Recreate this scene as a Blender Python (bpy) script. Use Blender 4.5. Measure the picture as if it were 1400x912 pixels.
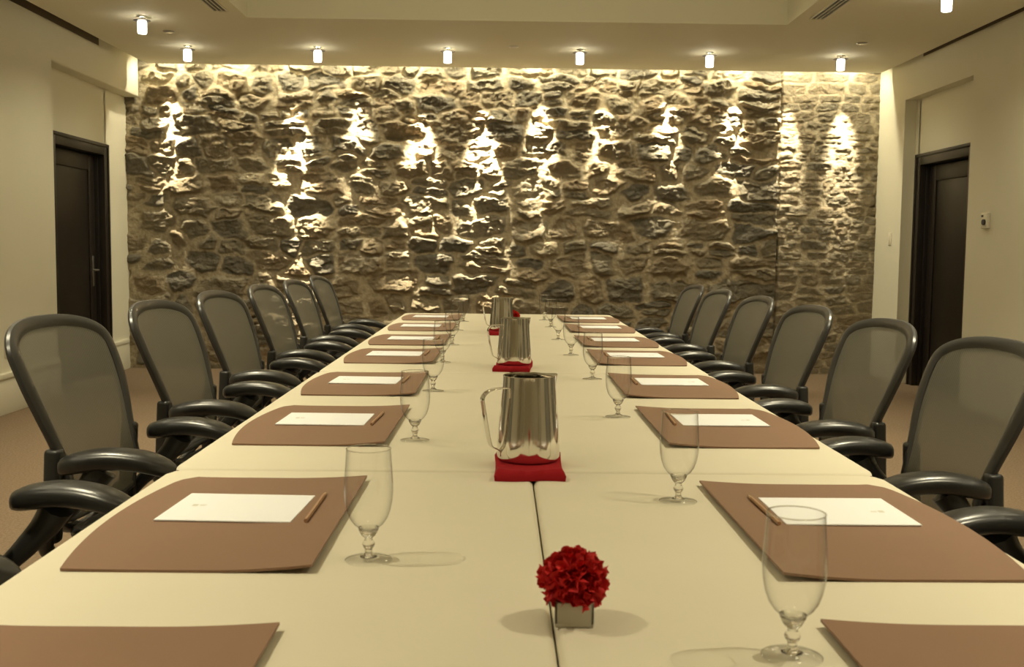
import bpy, bmesh, math, random
import numpy as np
from mathutils import Vector, Matrix

for o in list(bpy.data.objects):
    bpy.data.objects.remove(o)
random.seed(7)
rng = np.random.default_rng(11)
S = bpy.context.scene
COL = S.collection
PI = math.pi

# ------------------------------------------------------------------ camera
F_PX, VPX, VPY, ROLL, CAM_H = 1437.0, 684.0, 341.0, 0.010, 1.22
d = Vector((VPX - 700, VPY - 456, F_PX)).normalized()
u = Vector((math.sin(ROLL), -math.cos(ROLL), 0.0))
u = (u - d * u.dot(d)).normalized()
r = d.cross(u)
R = Matrix((r, d, u)).transposed()          # world -> camera (x right, y down, z forward)
cx_, cy_, cz_ = R[0], R[1], R[2]
cam_data = bpy.data.cameras.new('camera')
cam = bpy.data.objects.new('camera', cam_data)
COL.objects.link(cam)
mw = Matrix.Identity(4)
for i in range(3):
    mw[i][0] = cx_[i]
    mw[i][1] = -cy_[i]
    mw[i][2] = -cz_[i]
mw[2][3] = CAM_H
cam.matrix_world = mw
cam_data.sensor_fit = 'HORIZONTAL'
cam_data.sensor_width = 36.0
cam_data.lens = 36.0 * F_PX / 1400.0
cam_data.clip_start = 0.05
cam_data.dof.use_dof = True
cam_data.dof.focus_distance = 4.2
cam_data.dof.aperture_fstop = 11.0
S.camera = cam

# ------------------------------------------------------------------ light and exposure
vs = S.view_settings
vs.view_transform = 'Standard'
vs.look = 'None'
vs.gamma = 1.0
vs.use_curve_mapping = False
vs.exposure = 0.08
W = bpy.data.worlds.new('world')
S.world = W
W.use_nodes = True
W.node_tree.nodes['Background'].inputs[0].default_value = (0.02, 0.018, 0.012, 1)
W.node_tree.nodes['Background'].inputs[1].default_value = 1.0

WARM = (1.0, 0.90, 0.62)
TRAY_W, BACK_W = 3.9, 30.0
COFFER_W, SPOT_W, SPILL_W, LAMP_W, HALO_W = 262.0, 1600.0, 27.0, 19.0, 9.0


def lamp(name, kind, loc, power, radius=0.03, color=WARM, cone=None, blend=0.5, direction=(0, 0, -1), parent=None):
    L = bpy.data.lights.new(name, kind)
    L.energy = power
    L.color = color
    L.shadow_soft_size = radius
    if cone:
        L.spot_size = math.radians(cone)
        L.spot_blend = blend
    o = bpy.data.objects.new(name, L)
    COL.objects.link(o)
    o.location = loc
    o.rotation_euler = Vector(direction).to_track_quat('-Z', 'Y').to_euler()
    if parent:
        o.parent = parent
    return o


CEIL = 2.95            # underside of the dropped ceiling
XL, XR = -3.55, 3.74   # faces of the side walls
YB = 10.5              # mean face of the stone wall
YE = 10.22             # edge of the dropped ceiling in front of the stone wall
Y0 = -3.0
TOP = 3.30
# downlights recessed in the raised tray, outside the frame, either side of the table
for y in (-0.5, 1.4, 3.3, 5.2, 7.1):
    lamp('tray_downlight', 'SPOT', (-1.70, y, TOP - 0.03), COFFER_W, 0.022, cone=88, blend=1.0, direction=(0.02, 0, -1))
    lamp('tray_downlight', 'SPOT', (1.82, y, TOP - 0.03), COFFER_W, 0.022, cone=88, blend=1.0, direction=(-0.02, 0, -1))
for x in (-1.2, 0.1, 1.4):           # soft cove light inside the raised tray
    for y in (1.0, 4.0, 6.6):
        lamp('tray_cove', 'POINT', (x, y, TOP - 0.12), TRAY_W, 0.08)
# grazing spots hidden in the slot over the stone wall
for i, (x, p) in enumerate([(-3.22, .6), (-2.02, 1.7), (-1.41, .5), (-0.79, 1.25), (-0.18, 1.6), (0.39, .8),
                            (1.0, .4), (1.63, .55), (2.28, .6), (2.82, .4), (3.37, .5)]):
    lamp('slot_spot', 'SPOT', (x, 10.25, 3.12), SPOT_W * p, 0.012, color=(1.0, 0.88, 0.62), cone=24, blend=1.0,
         direction=(0, 0.20 if p > 1.2 else 0.29, -1))
    lamp('slot_spill', 'SPOT', (x, 10.29, 3.14), SPILL_W, 0.02, cone=150, blend=0.6, direction=(0, 0.25, -1))
lamp('slot_spill', 'SPOT', (-2.63, 10.29, 3.14), SPILL_W, 0.02, cone=150, blend=0.6, direction=(0, 0.25, -1))


# ------------------------------------------------------------------ materials
def mat(name, col, rough=0.6, metal=0.0, spec=0.5, noise=None, bump=None, coat=0.0):
    """noise = (scale, amount) albedo mottling; bump = (scale, strength, distance)"""
    m = bpy.data.materials.new(name)
    m.use_nodes = True
    nt = m.node_tree
    b = nt.nodes['Principled BSDF']
    b.inputs['Base Color'].default_value = (*col, 1)
    b.inputs['Roughness'].default_value = rough
    b.inputs['Metallic'].default_value = metal
    b.inputs['Specular IOR Level'].default_value = spec
    b.inputs['Coat Weight'].default_value = coat
    tc = nt.nodes.new('ShaderNodeTexCoord')
    if noise:
        n = nt.nodes.new('ShaderNodeTexNoise')
        n.inputs['Scale'].default_value = noise[0]
        n.inputs['Detail'].default_value = 6
        nt.links.new(tc.outputs['Object'], n.inputs['Vector'])
        mx = nt.nodes.new('ShaderNodeMix')
        mx.data_type = 'RGBA'
        mx.inputs['A'].default_value = (*[c * (1 - noise[1]) for c in col], 1)
        mx.inputs['B'].default_value = (*[min(1, c * (1 + noise[1])) for c in col], 1)
        nt.links.new(n.outputs['Fac'], mx.inputs['Factor'])
        nt.links.new(mx.outputs['Result'], b.inputs['Base Color'])
    if bump:
        n = nt.nodes.new('ShaderNodeTexNoise')
        n.inputs['Scale'].default_value = bump[0]
        n.inputs['Detail'].default_value = 5
        nt.links.new(tc.outputs['Object'], n.inputs['Vector'])
        bp = nt.nodes.new('ShaderNodeBump')
        bp.inputs['Strength'].default_value = bump[1]
        bp.inputs['Distance'].default_value = bump[2]
        nt.links.new(n.outputs['Fac'], bp.inputs['Height'])
        nt.links.new(bp.outputs['Normal'], b.inputs['Normal'])
    return m


M = {}
M['plaster'] = mat('wall_plaster', (0.68, 0.655, 0.53), 0.75, spec=0.25, noise=(1.5, 0.03), bump=(14, 0.08, 0.01))
M['ceiling'] = mat('ceiling_paint', (0.77, 0.745, 0.61), 0.8, spec=0.2)
M['base'] = mat('baseboard_paint', (0.69, 0.66, 0.53), 0.5, noise=(3, 0.02))
M['wood'] = mat('dark_door_wood', (0.013, 0.009, 0.0065), 0.45, noise=(12, 0.35), bump=(40, 0.1, 0.002))
M['chrome'] = mat('polished_steel', (0.74, 0.71, 0.66), 0.09, 1.0)
M['brushed'] = mat('brushed_metal', (0.55, 0.53, 0.50), 0.35, 1.0)
M['ring'] = mat('dark_satin_metal', (0.16, 0.15, 0.14), 0.4, 1.0)
M['plate'] = mat('cream_plastic', (0.72, 0.68, 0.56), 0.4)
M['dark_plastic'] = mat('dark_grey_plastic', (0.05, 0.05, 0.048), 0.45)
M['cloth'] = mat('cream_tablecloth', (0.72, 0.67, 0.535), 0.9, spec=0.15, noise=(5, 0.035), bump=(420, 0.25, 0.001))
M['pad'] = mat('brown_leatherette', (0.26, 0.153, 0.098), 0.55, spec=0.35, noise=(9, 0.05), bump=(700, 0.15, 0.0006))
M['paper'] = mat('white_paper', (0.93, 0.95, 0.98), 0.8, spec=0.2)
M['logo'] = mat('grey_print', (0.70, 0.69, 0.62), 0.8)
M['pencil'] = mat('copper_pencil_paint', (0.46, 0.26, 0.135), 0.35)
M['pencil_wood'] = mat('bare_pencil_wood', (0.70, 0.50, 0.28), 0.7)
M['graphite'] = mat('graphite', (0.03, 0.03, 0.03), 0.4)
M['red'] = mat('red_napkin_cloth', (0.33, 0.012, 0.018), 0.9, spec=0.15, noise=(30, 0.12), bump=(350, 0.3, 0.001))
M['petal'] = mat('red_carnation_petal', (0.62, 0.022, 0.022), 0.6, spec=0.3, noise=(60, 0.25))
M['green'] = mat('green_stem', (0.06, 0.13, 0.03), 0.6)
M['vase'] = mat('pale_ceramic', (0.52, 0.49, 0.40), 0.25, noise=(8, 0.03))
M['black'] = mat('black_chair_plastic', (0.020, 0.020, 0.020), 0.36, spec=0.5, bump=(160, 0.06, 0.002))
M['armpad'] = mat('black_armrest_vinyl', (0.016, 0.016, 0.016), 0.30, spec=0.6, bump=(220, 0.05, 0.002))
M['frame'] = mat('graphite_chair_frame', (0.035, 0.035, 0.036), 0.34, spec=0.55)
M['legtop'] = mat('grey_folding_leg', (0.10, 0.10, 0.10), 0.4, 0.6)
M['gap_shade'] = mat('painted_gap_shade', (0.10, 0.075, 0.045), 0.7)  # dark colour painting the shade in the gaps beside the ceiling panel
M['ply'] = mat('table_board', (0.20, 0.13, 0.07), 0.6)


def carpet():
    m = mat('brown_carpet', (0.20, 0.125, 0.075), 0.95, spec=0.1, bump=(260, 0.6, 0.006))
    nt = m.node_tree
    b = nt.nodes['Principled BSDF']
    tc = nt.nodes.new('ShaderNodeTexCoord')
    n = nt.nodes.new('ShaderNodeTexNoise')
    n.inputs['Scale'].default_value = 90
    n.inputs['Detail'].default_value = 4
    nt.links.new(tc.outputs['Object'], n.inputs['Vector'])
    rp = nt.nodes.new('ShaderNodeValToRGB')
    rp.color_ramp.elements[0].position = 0.3
    rp.color_ramp.elements[0].color = (0.160, 0.115, 0.076, 1)
    rp.color_ramp.elements[1].position = 0.7
    rp.color_ramp.elements[1].color = (0.25, 0.180, 0.120, 1)
    nt.links.new(n.outputs['Fac'], rp.inputs['Fac'])
    nt.links.new(rp.outputs['Color'], b.inputs['Base Color'])
    return m


def stone():
    m = mat('rubble_stone', (0.2, 0.17, 0.12), 0.85, spec=0.25)
    nt = m.node_tree
    b = nt.nodes['Principled BSDF']
    L = nt.links.new
    tc = nt.nodes.new('ShaderNodeTexCoord')
    at = nt.nodes.new('ShaderNodeAttribute')
    at.attribute_name = 'tint'
    am = nt.nodes.new('ShaderNodeAttribute')
    am.attribute_name = 'mortar'
    rp = nt.nodes.new('ShaderNodeValToRGB')
    e = rp.color_ramp.elements
    e[0].position, e[0].color = 0.0, (0.140, 0.126, 0.098, 1)
    e[1].position, e[1].color = 1.0, (0.36, 0.305, 0.21, 1)
    for p, c in ((0.25, (0.185, 0.164, 0.120, 1)), (0.45, (0.235, 0.200, 0.138, 1)), (0.62, (0.25, 0.20, 0.13, 1)),
                 (0.72, (0.235, 0.178, 0.110, 1)), (0.85, (0.31, 0.275, 0.205, 1))):
        k = e.new(p)
        k.color = c
    n = nt.nodes.new('ShaderNodeTexNoise')
    n.inputs['Scale'].default_value = 11
    n.inputs['Detail'].default_value = 9
    n.inputs['Roughness'].default_value = 0.65
    L(tc.outputs['Object'], n.inputs['Vector'])
    ma = nt.nodes.new('ShaderNodeMath')
    ma.operation = 'MULTIPLY_ADD'
    L(n.outputs['Fac'], ma.inputs[0])
    ma.inputs[1].default_value = 0.55
    ma.inputs[2].default_value = -0.275
    ad = nt.nodes.new('ShaderNodeMath')
    ad.operation = 'ADD'
    ad.use_clamp = True
    L(at.outputs['Fac'], ad.inputs[0])
    L(ma.outputs[0], ad.inputs[1])
    L(ad.outputs[0], rp.inputs['Fac'])
    n2 = nt.nodes.new('ShaderNodeTexNoise')
    n2.inputs['Scale'].default_value = 26
    n2.inputs['Detail'].default_value = 6
    L(tc.outputs['Object'], n2.inputs['Vector'])
    rm = nt.nodes.new('ShaderNodeValToRGB')
    rm.color_ramp.elements[0].position = 0.3
    rm.color_ramp.elements[0].color = (0.32, 0.268, 0.18, 1)
    rm.color_ramp.elements[1].position = 0.75
    rm.color_ramp.elements[1].color = (0.52, 0.445, 0.315, 1)
    L(n2.outputs['Fac'], rm.inputs['Fac'])
    mx = nt.nodes.new('ShaderNodeMix')
    mx.data_type = 'RGBA'
    L(am.outputs['Fac'], mx.inputs['Factor'])
    L(rp.outputs['Color'], mx.inputs['A'])
    L(rm.outputs['Color'], mx.inputs['B'])
    L(mx.outputs['Result'], b.inputs['Base Color'])
    n3 = nt.nodes.new('ShaderNodeTexNoise')
    n3.inputs['Scale'].default_value = 45
    n3.inputs['Detail'].default_value = 8
    n3.inputs['Roughness'].default_value = 0.7
    L(tc.outputs['Object'], n3.inputs['Vector'])
    bp = nt.nodes.new('ShaderNodeBump')
    bp.inputs['Strength'].default_value = 1.0
    bp.inputs['Distance'].default_value = 0.014
    L(n3.outputs['Fac'], bp.inputs['Height'])
    L(bp.outputs['Normal'], b.inputs['Normal'])
    return m


def thin_glass():
    """a wall of clear glass one surface thick: transparent, with Fresnel reflection and tinted rims"""
    m = bpy.data.materials.new('clear_thin_glass')
    m.use_nodes = True
    nt = m.node_tree
    nt.nodes.remove(nt.nodes['Principled BSDF'])
    out = nt.nodes['Material Output']
    L = nt.links.new
    tr = nt.nodes.new('ShaderNodeBsdfTransparent')
    gl = nt.nodes.new('ShaderNodeBsdfGlossy')
    gl.inputs['Roughness'].default_value = 0.02
    lf = nt.nodes.new('ShaderNodeLayerWeight')
    lf.inputs['Blend'].default_value = 0.5
    pw = nt.nodes.new('ShaderNodeMath')
    pw.operation = 'POWER'
    pw.inputs[1].default_value = 5.0
    L(lf.outputs['Facing'], pw.inputs[0])
    fr = nt.nodes.new('ShaderNodeMath')
    fr.operation = 'MULTIPLY_ADD'
    fr.inputs[1].default_value = 0.95
    fr.inputs[2].default_value = 0.045
    L(pw.outputs[0], fr.inputs[0])
    p2 = nt.nodes.new('ShaderNodeMath')
    p2.operation = 'POWER'
    p2.inputs[1].default_value = 3.0
    L(lf.outputs['Facing'], p2.inputs[0])
    rp = nt.nodes.new('ShaderNodeValToRGB')
    rp.color_ramp.elements[0].position = 0.0
    rp.color_ramp.elements[0].color = (0.995, 0.995, 0.99, 1)
    rp.color_ramp.elements[1].position = 1.0
    rp.color_ramp.elements[1].color = (0.36, 0.36, 0.34, 1)
    L(p2.outputs[0], rp.inputs['Fac'])
    L(rp.outputs['Color'], tr.inputs['Color'])
    mx = nt.nodes.new('ShaderNodeMixShader')
    L(fr.outputs[0], mx.inputs[0])
    L(tr.outputs[0], mx.inputs[1])
    L(gl.outputs[0], mx.inputs[2])
    L(mx.outputs[0], out.inputs['Surface'])
    return m


def solid_glass():
    m = bpy.data.materials.new('clear_solid_glass')
    m.use_nodes = True
    nt = m.node_tree
    b = nt.nodes['Principled BSDF']
    b.inputs['Base Color'].default_value = (0.98, 0.98, 0.96, 1)
    b.inputs['Transmission Weight'].default_value = 1.0
    b.inputs['Roughness'].default_value = 0.02
    b.inputs['IOR'].default_value = 1.5
    return m


def mesh_fabric():
    m = bpy.data.materials.new('woven_chair_mesh')
    m.use_nodes = True
    nt = m.node_tree
    L = nt.links.new
    b = nt.nodes['Principled BSDF']
    out = nt.nodes['Material Output']
    b.inputs['Base Color'].default_value = (0.17, 0.163, 0.135, 1)
    b.inputs['Roughness'].default_value = 0.55
    b.inputs['Specular IOR Level'].default_value = 0.35
    tc = nt.nodes.new('ShaderNodeTexCoord')
    wv = nt.nodes.new('ShaderNodeTexWave')
    wv.bands_direction = 'Y'
    wv.inputs['Scale'].default_value = 40
    wv.inputs['Distortion'].default_value = 0.0
    L(tc.outputs['Object'], wv.inputs['Vector'])
    ad = nt.nodes.new('ShaderNodeMath')
    ad.operation = 'ADD'
    L(wv.outputs['Fac'], ad.inputs[0])
    ad.inputs[1].default_value = 0.0
    bp = nt.nodes.new('ShaderNodeBump')
    bp.inputs['Strength'].default_value = 0.35
    bp.inputs['Distance'].default_value = 0.002
    L(ad.outputs[0], bp.inputs['Height'])
    L(bp.outputs['Normal'], b.inputs['Normal'])
    mr = nt.nodes.new('ShaderNodeMapRange')
    mr.inputs['From Max'].default_value = 1.0
    mr.inputs['To Min'].default_value = 0.22
    mr.inputs['To Max'].default_value = 0.10
    L(ad.outputs[0], mr.inputs['Value'])
    tr = nt.nodes.new('ShaderNodeBsdfTransparent')
    mx = nt.nodes.new('ShaderNodeMixShader')
    L(mr.outputs[0], mx.inputs[0])
    L(b.outputs[0], mx.inputs[1])
    L(tr.outputs[0], mx.inputs[2])
    L(mx.outputs[0], out.inputs['Surface'])
    return m


def emitter(name, col, strength):
    m = bpy.data.materials.new(name)
    m.use_nodes = True
    b = m.node_tree.nodes['Principled BSDF']
    b.inputs['Base Color'].default_value = (0.8, 0.8, 0.78, 1)
    b.inputs['Emission Color'].default_value = (*col, 1)
    b.inputs['Emission Strength'].default_value = strength
    return m


M['carpet'] = carpet()
M['stone'] = stone()
M['glass'] = thin_glass()
M['foot'] = M['glass']
M['stem'] = solid_glass()
M['mesh'] = mesh_fabric()
M['glow'] = emitter('lit_frosted_glass', (1.0, 0.93, 0.78), 7.0)


# ------------------------------------------------------------------ mesh helpers
def box(bm, x0, x1, y0, y1, z0, z1, bev=0.0, seg=2, rot=None, sel=None):
    c = Vector(((x0 + x1) / 2, (y0 + y1) / 2, (z0 + z1) / 2))
    m = Matrix.Translation(c) @ (rot.to_4x4() if rot else Matrix.Identity(4)) @ Matrix.Diagonal((x1 - x0, y1 - y0, z1 - z0, 1))
    g = bmesh.ops.create_cube(bm, size=1.0, matrix=m)
    if bev:
        es = list({e for v in g['verts'] for e in v.link_edges})
        if sel:
            es = [e for e in es if sel((e.verts[0].co + e.verts[1].co) / 2)]
        bmesh.ops.bevel(bm, geom=es, offset=bev, segments=seg, affect='EDGES', clamp_overlap=True, profile=0.5)


def lathe(bm, prof, n=32, cx=0, cy=0, cap0=False, cap1=False):
    rings = []
    for (rr, z) in prof:
        if rr < 1e-6:
            rings.append([bm.verts.new((cx, cy, z))])
        else:
            rings.append([bm.verts.new((cx + rr * math.cos(2 * PI * k / n), cy + rr * math.sin(2 * PI * k / n), z)) for k in range(n)])
    for a, b in zip(rings, rings[1:]):
        for k in range(n):
            k2 = (k + 1) % n
            if len(a) == 1 and len(b) == 1:
                continue
            if len(a) == 1:
                bm.faces.new((a[0], b[k2], b[k]))
            elif len(b) == 1:
                bm.faces.new((a[k], a[k2], b[0]))
            else:
                bm.faces.new((a[k], a[k2], b[k2], b[k]))
    if cap0 and len(rings[0]) > 1:
        bm.faces.new(list(reversed(rings[0])))
    if cap1 and len(rings[-1]) > 1:
        bm.faces.new(rings[-1])
    return rings


def sweep(bm, secs, n=14, closed=False, power=2.0):
    """secs: list of (centre, side axis, up axis, half width, half height)"""
    rings = []
    for c, sx, up, a, b in secs:
        ring = []
        for k in range(n):
            t = 2 * PI * k / n
            ct, st = math.cos(t), math.sin(t)
            px = math.copysign(abs(ct) ** (2 / power), ct)
            py = math.copysign(abs(st) ** (2 / power), st)
            ring.append(bm.verts.new(Vector(c) + Vector(sx) * (a * px) + Vector(up) * (b * py)))
        rings.append(ring)
    pairs = list(zip(rings, rings[1:]))
    if closed:
        pairs.append((rings[-1], rings[0]))
    for a, b in pairs:
        for k in range(n):
            k2 = (k + 1) % n
            bm.faces.new((a[k], a[k2], b[k2], b[k]))
    if not closed:
        bm.faces.new(list(reversed(rings[0])))
        bm.faces.new(rings[-1])


def tube(bm, pts, rad, n=10, closed=False, ref=(0, 0, 1), flat=1.0):
    """round tube through pts; rad a number or list; flat scales the reference-axis radius"""
    pts = [Vector(p) for p in pts]
    N = len(pts)
    secs = []
    for i, p in enumerate(pts):
        if closed:
            t = pts[(i + 1) % N] - pts[i - 1]
        else:
            t = pts[min(i + 1, N - 1)] - pts[max(i - 1, 0)]
        t.normalize()
        rf = Vector(ref)
        s = t.cross(rf)
        if s.length < 1e-3:
            s = t.cross(Vector((1, 0, 0)))
        s.normalize()
        up = s.cross(t).normalized()
        rr = rad[i] if isinstance(rad, (list, tuple)) else rad
        secs.append((p, s, up, rr, rr * flat))
    sweep(bm, secs, n, closed)


def spline(pts, per=8):
    """Catmull-Rom through pts"""
    P = [Vector(p) for p in pts]
    P = [P[0] * 2 - P[1]] + P + [P[-1] * 2 - P[-2]]
    out = []
    for i in range(1, len(P) - 2):
        for k in range(per):
            t = k / per
            a, b, c, e = P[i - 1], P[i], P[i + 1], P[i + 2]
            out.append(0.5 * ((2 * b) + (c - a) * t + (2 * a - 5 * b + 4 * c - e) * t * t + (3 * b - a - 3 * c + e) * t ** 3))
    out.append(P[-2])
    return out


def obj(name, bm, m, parent=None, smooth=True, angle=40, loc=None, label=None):
    me = bpy.data.meshes.new(name)
    bmesh.ops.recalc_face_normals(bm, faces=bm.faces)
    bm.to_mesh(me)
    bm.free()
    if smooth:
        me.polygons.foreach_set('use_smooth', [True] * len(me.polygons))
        me.set_sharp_from_angle(angle=math.radians(angle))
    me.materials.append(m)
    o = bpy.data.objects.new(name, me)
    COL.objects.link(o)
    if parent:
        o.parent = parent
    if loc:
        o.location = loc
    if label:
        o['label'] = label
    return o


def NB():
    return bmesh.new()


def tag(o, label, cat, group=None):
    o['label'] = label
    o['category'] = cat
    if group:
        o['group'] = group
    return o


def thing(name, label, cat, loc=(0, 0, 0), rz=0.0, group=None):
    o = bpy.data.objects.new(name, None)
    COL.objects.link(o)
    o.empty_display_size = 0.1
    o.location = loc
    o.rotation_euler = (0, 0, rz)
    return tag(o, label, cat, group)


def struct(o):
    o['kind'] = 'structure'
    return o


def dup(root, loc, rz, label):
    def cp(o, par):
        c = o.copy()
        COL.objects.link(c)
        c.parent = par
        for ch in o.children:
            cp(ch, c)
        return c
    c = cp(root, None)
    c.location = loc
    c.rotation_euler = (0, 0, rz)
    c['label'] = label
    return c


ORD = ['nearest', 'second', 'third', 'fourth', 'fifth', 'sixth', 'seventh', 'eighth']

# ------------------------------------------------------------------ room shell
b = NB()
box(b, -4.2, 4.4, Y0 - 0.2, 11.0, -0.1, 0.0)
struct(obj('floor', b, M['carpet'], smooth=False))

# stone wall: a displaced height field of irregular stones and mortar
def vnoise(x, z, seed):
    g = np.random.default_rng(seed).random((128, 128))
    xi, zi = np.floor(x).astype(int), np.floor(z).astype(int)
    fx, fz = x - xi, z - zi
    fx = fx * fx * (3 - 2 * fx)
    fz = fz * fz * (3 - 2 * fz)
    a = g[xi % 128, zi % 128]
    bb = g[(xi + 1) % 128, zi % 128]
    c = g[xi % 128, (zi + 1) % 128]
    e = g[(xi + 1) % 128, (zi + 1) % 128]
    return (a * (1 - fx) + bb * fx) * (1 - fz) + (c * (1 - fx) + e * fx) * fz - 0.5


def fbm(x, z, seed, octs=4, gain=0.55):
    s, a = 0, 1.0
    for o in range(octs):
        s = s + a * vnoise(x * 2 ** o + 17.3 * o, z * 2 ** o + 5.1 * o, seed + o)
        a *= gain
    return s


def ridged(x, z, seed, octs=4, gain=0.55):
    s, a = 0, 1.0
    for o in range(octs):
        s = s + a * (0.5 - 2 * np.abs(vnoise(x * 2 ** o + 9.7 * o, z * 2 ** o + 3.3 * o, seed + o)))
        a *= gain
    return s


def facets(x, z, cw, ch, seed):
    """jittered cells: offset and tilt per cell, for split rock faces"""
    g = np.random.default_rng(seed).random((6, 64, 64))
    xi, zi = np.floor(x / cw).astype(int), np.floor(z / ch).astype(int)
    best = np.full(x.shape, 9.0)
    out = np.zeros(x.shape)
    for dj in (-1, 0, 1):
        for di in (-1, 0, 1):
            a, c = (xi + di) % 64, (zi + dj) % 64
            px = (xi + di + 0.15 + 0.7 * g[0, a, c]) * cw
            pz = (zi + dj + 0.15 + 0.7 * g[1, a, c]) * ch
            ex, ez = (x - px) / cw, (z - pz) / ch
            dd = ex * ex + ez * ez
            v = (g[2, a, c] - 0.5) + (g[3, a, c] - 0.5) * 1.5 * ex + (g[4, a, c] - 0.5) * 2.2 * ez
            m = dd < best
            out = np.where(m, v, out)
            best = np.where(m, dd, best)
    return out


def stone_wall():
    x0, x1, z0, z1, st = -3.95, 4.0, 0.0, 3.24, 0.008
    xs = np.arange(x0, x1, st)
    zs = np.arange(z0, z1, st)
    X, Z = np.meshgrid(xs, zs)
    # stones: jittered courses, wide cells, some split in two
    seeds = []
    z = -0.1
    row = 0
    while z < z1 + 0.3:
        hrow = rng.uniform(0.13, 0.25) if z < 1.6 else rng.uniform(0.11, 0.20)
        x = x0 - 0.4 + rng.uniform(0, 0.3)
        while x < x1 + 0.4:
            w = hrow * rng.uniform(1.1, 2.6)
            cx, cz = x + w / 2, z + hrow / 2
            if rng.random() < 0.22:
                for s in (-1, 1):
                    seeds.append((cx + rng.normal(0, w * .15), cz + s * hrow * .25 + rng.normal(0, .01), w, hrow * .5))
            else:
                seeds.append((cx + rng.normal(0, .02), cz + rng.normal(0, hrow * .14), w, hrow))
            x += w
        z += hrow
    # the finely coursed strip on the right has its own small flat stones
    seeds = [s for s in seeds if s[0] < 2.72]
    z = -0.1
    while z < z1 + 0.2:
        hrow = rng.uniform(0.055, 0.12)
        x = 2.80 + rng.uniform(-0.1, 0.0)
        while x < x1 + 0.3:
            w = hrow * rng.uniform(1.6, 3.8)
            seeds.append((max(2.80, x + w / 2), z + hrow / 2 + rng.normal(0, hrow * .1), w, hrow))
            x += w
        z += hrow
    sd = np.array(seeds)
    n = len(sd)
    prot = rng.uniform(0.004, 0.050, n)
    ta = rng.normal(0, 0.13, n)
    tb = rng.normal(-0.02, 0.24, n)
    tint = np.clip(rng.normal(0.42, 0.22, n), 0, 1)
    strip = sd[:, 0] > 2.75
    prot[strip] *= 0.4
    ta[strip] *= 0.35
    tb[strip] *= 0.5
    tint[strip] = 0.45 + 0.3 * (tint[strip] - 0.42)
    XW = X + 0.10 * fbm(X * 2.6, Z * 2.6, 3, 3) + 0.035 * fbm(X * 11, Z * 11, 8, 2)
    ZW = Z + 0.075 * fbm(X * 2.4 + 31, Z * 2.6, 5, 3) + 0.03 * fbm(X * 11 + 7, Z * 11, 9, 2)
    mid = X > 2.76
    XW = np.where(mid, X + 0.25 * (XW - X), XW)
    ZW = np.where(mid, Z + 0.4 * (ZW - Z), ZW)
    F1 = np.full(X.shape, 9.0)
    F2 = np.full(X.shape, 9.0)
    I1 = np.zeros(X.shape, int)
    for j in range(len(zs)):
        k = np.where(np.abs(sd[:, 1] - zs[j]) < 0.42)[0]
        dx = np.abs(XW[j][:, None] - sd[k, 0][None]) / (sd[k, 2] * 0.5)[None]
        dz = np.abs(ZW[j][:, None] - sd[k, 1][None]) / (sd[k, 3] * 0.5)[None]
        D = (dx ** 2.6 + dz ** 2.6) ** (1 / 2.6)
        # keep the two fields apart at the vertical joint
        sm = (sd[k, 0] > 2.75)[None] != (X[j] > 2.76)[:, None]
        D = np.where(sm, 9, D)
        p = np.argpartition(D, 1, axis=1)[:, :2]
        d0 = np.take_along_axis(D, p, 1)
        sw = d0[:, 0] > d0[:, 1]
        i1 = np.where(sw, p[:, 1], p[:, 0])
        F1[j] = d0.min(1)
        F2[j] = d0.max(1)
        I1[j] = k[i1]
    e = F2 - F1
    wob = 0.10 * fbm(X * 14, Z * 14, 21, 3)
    wob = wob + 0.06 * fbm(X * 30, Z * 36, 23, 2)
    lo = 0.08 + 0.42 * np.clip(fbm(X * 1.3, Z * 1.3, 33, 2) + 0.30, 0, 1)
    s = np.clip((e + wob - lo) / 0.55, 0, 1)
    s = s * s * (3 - 2 * s)
    LX = X - sd[I1, 0]
    LZ = Z - sd[I1, 1]
    face = prot[I1] + np.clip(ta[I1] * LX + tb[I1] * LZ, -0.05, 0.05)
    relief = np.where(mid, 0.36, 0.84) * np.clip(0.62 + 0.45 * (Z / 3.0), 0.6, 1.05)
    RX = X + 0.05 * fbm(X * 5, Z * 5, 43, 2)
    RZ = Z + 0.05 * fbm(X * 4, Z * 5, 44, 2)
    QX, QZ = X + 0.03 * fbm(X * 9, Z * 9, 47, 3), Z + 0.03 * fbm(X * 7, Z * 10, 48, 3)
    rough = 0.018 * ridged(RX * 3.6, RZ * 7, 41, 4, 0.5) + 0.008 * fbm(RX * 13, RZ * 24, 51, 3, 0.6)
    rough += 0.022 * facets(QX + 0.3 * QZ, QZ, 0.15, 0.075, 52) + 0.013 * facets(QX - 0.2 * QZ, QZ, 0.058, 0.034, 53)
    mort = 0.012 * fbm(X * 4, Z * 4, 61, 3) + 0.009 * fbm(X * 22, Z * 22, 66, 2)
    h = (face * s + rough * (0.15 + 0.85 * s)) * relief + mort
    h += 0.022 * fbm(X * 0.9, Z * 1.1, 71, 2)
    # vertical joint and small open holes
    jx = 2.762 + 0.012 * fbm(Z * 3, Z * 0 + 2, 81, 2)
    joint = np.clip(1 - np.abs(X - jx) / 0.016, 0, 1)
    keep = (Z > 1.55) | (fbm(Z * 2, X * 0, 84, 1) > 0.05)
    h -= 0.055 * joint * keep
    hole = np.clip((vnoise(X * 2.4, Z * 4.1, 91) - 0.40) / 0.05, 0, 1) * np.clip(1 - e / 0.5, 0, 1)
    h -= 0.06 * hole
    h = np.where(Z < 0.10, h * 0.6, h)
    tintv = np.clip(tint[I1] + 0.15 * fbm(X * 6, Z * 6, 95, 3), 0, 1)
    mortar = 1 - np.clip((e + wob - lo) / 0.20, 0, 1)
    nz, nx = X.shape
    co = np.empty((nz * nx, 3), np.float32)
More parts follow.
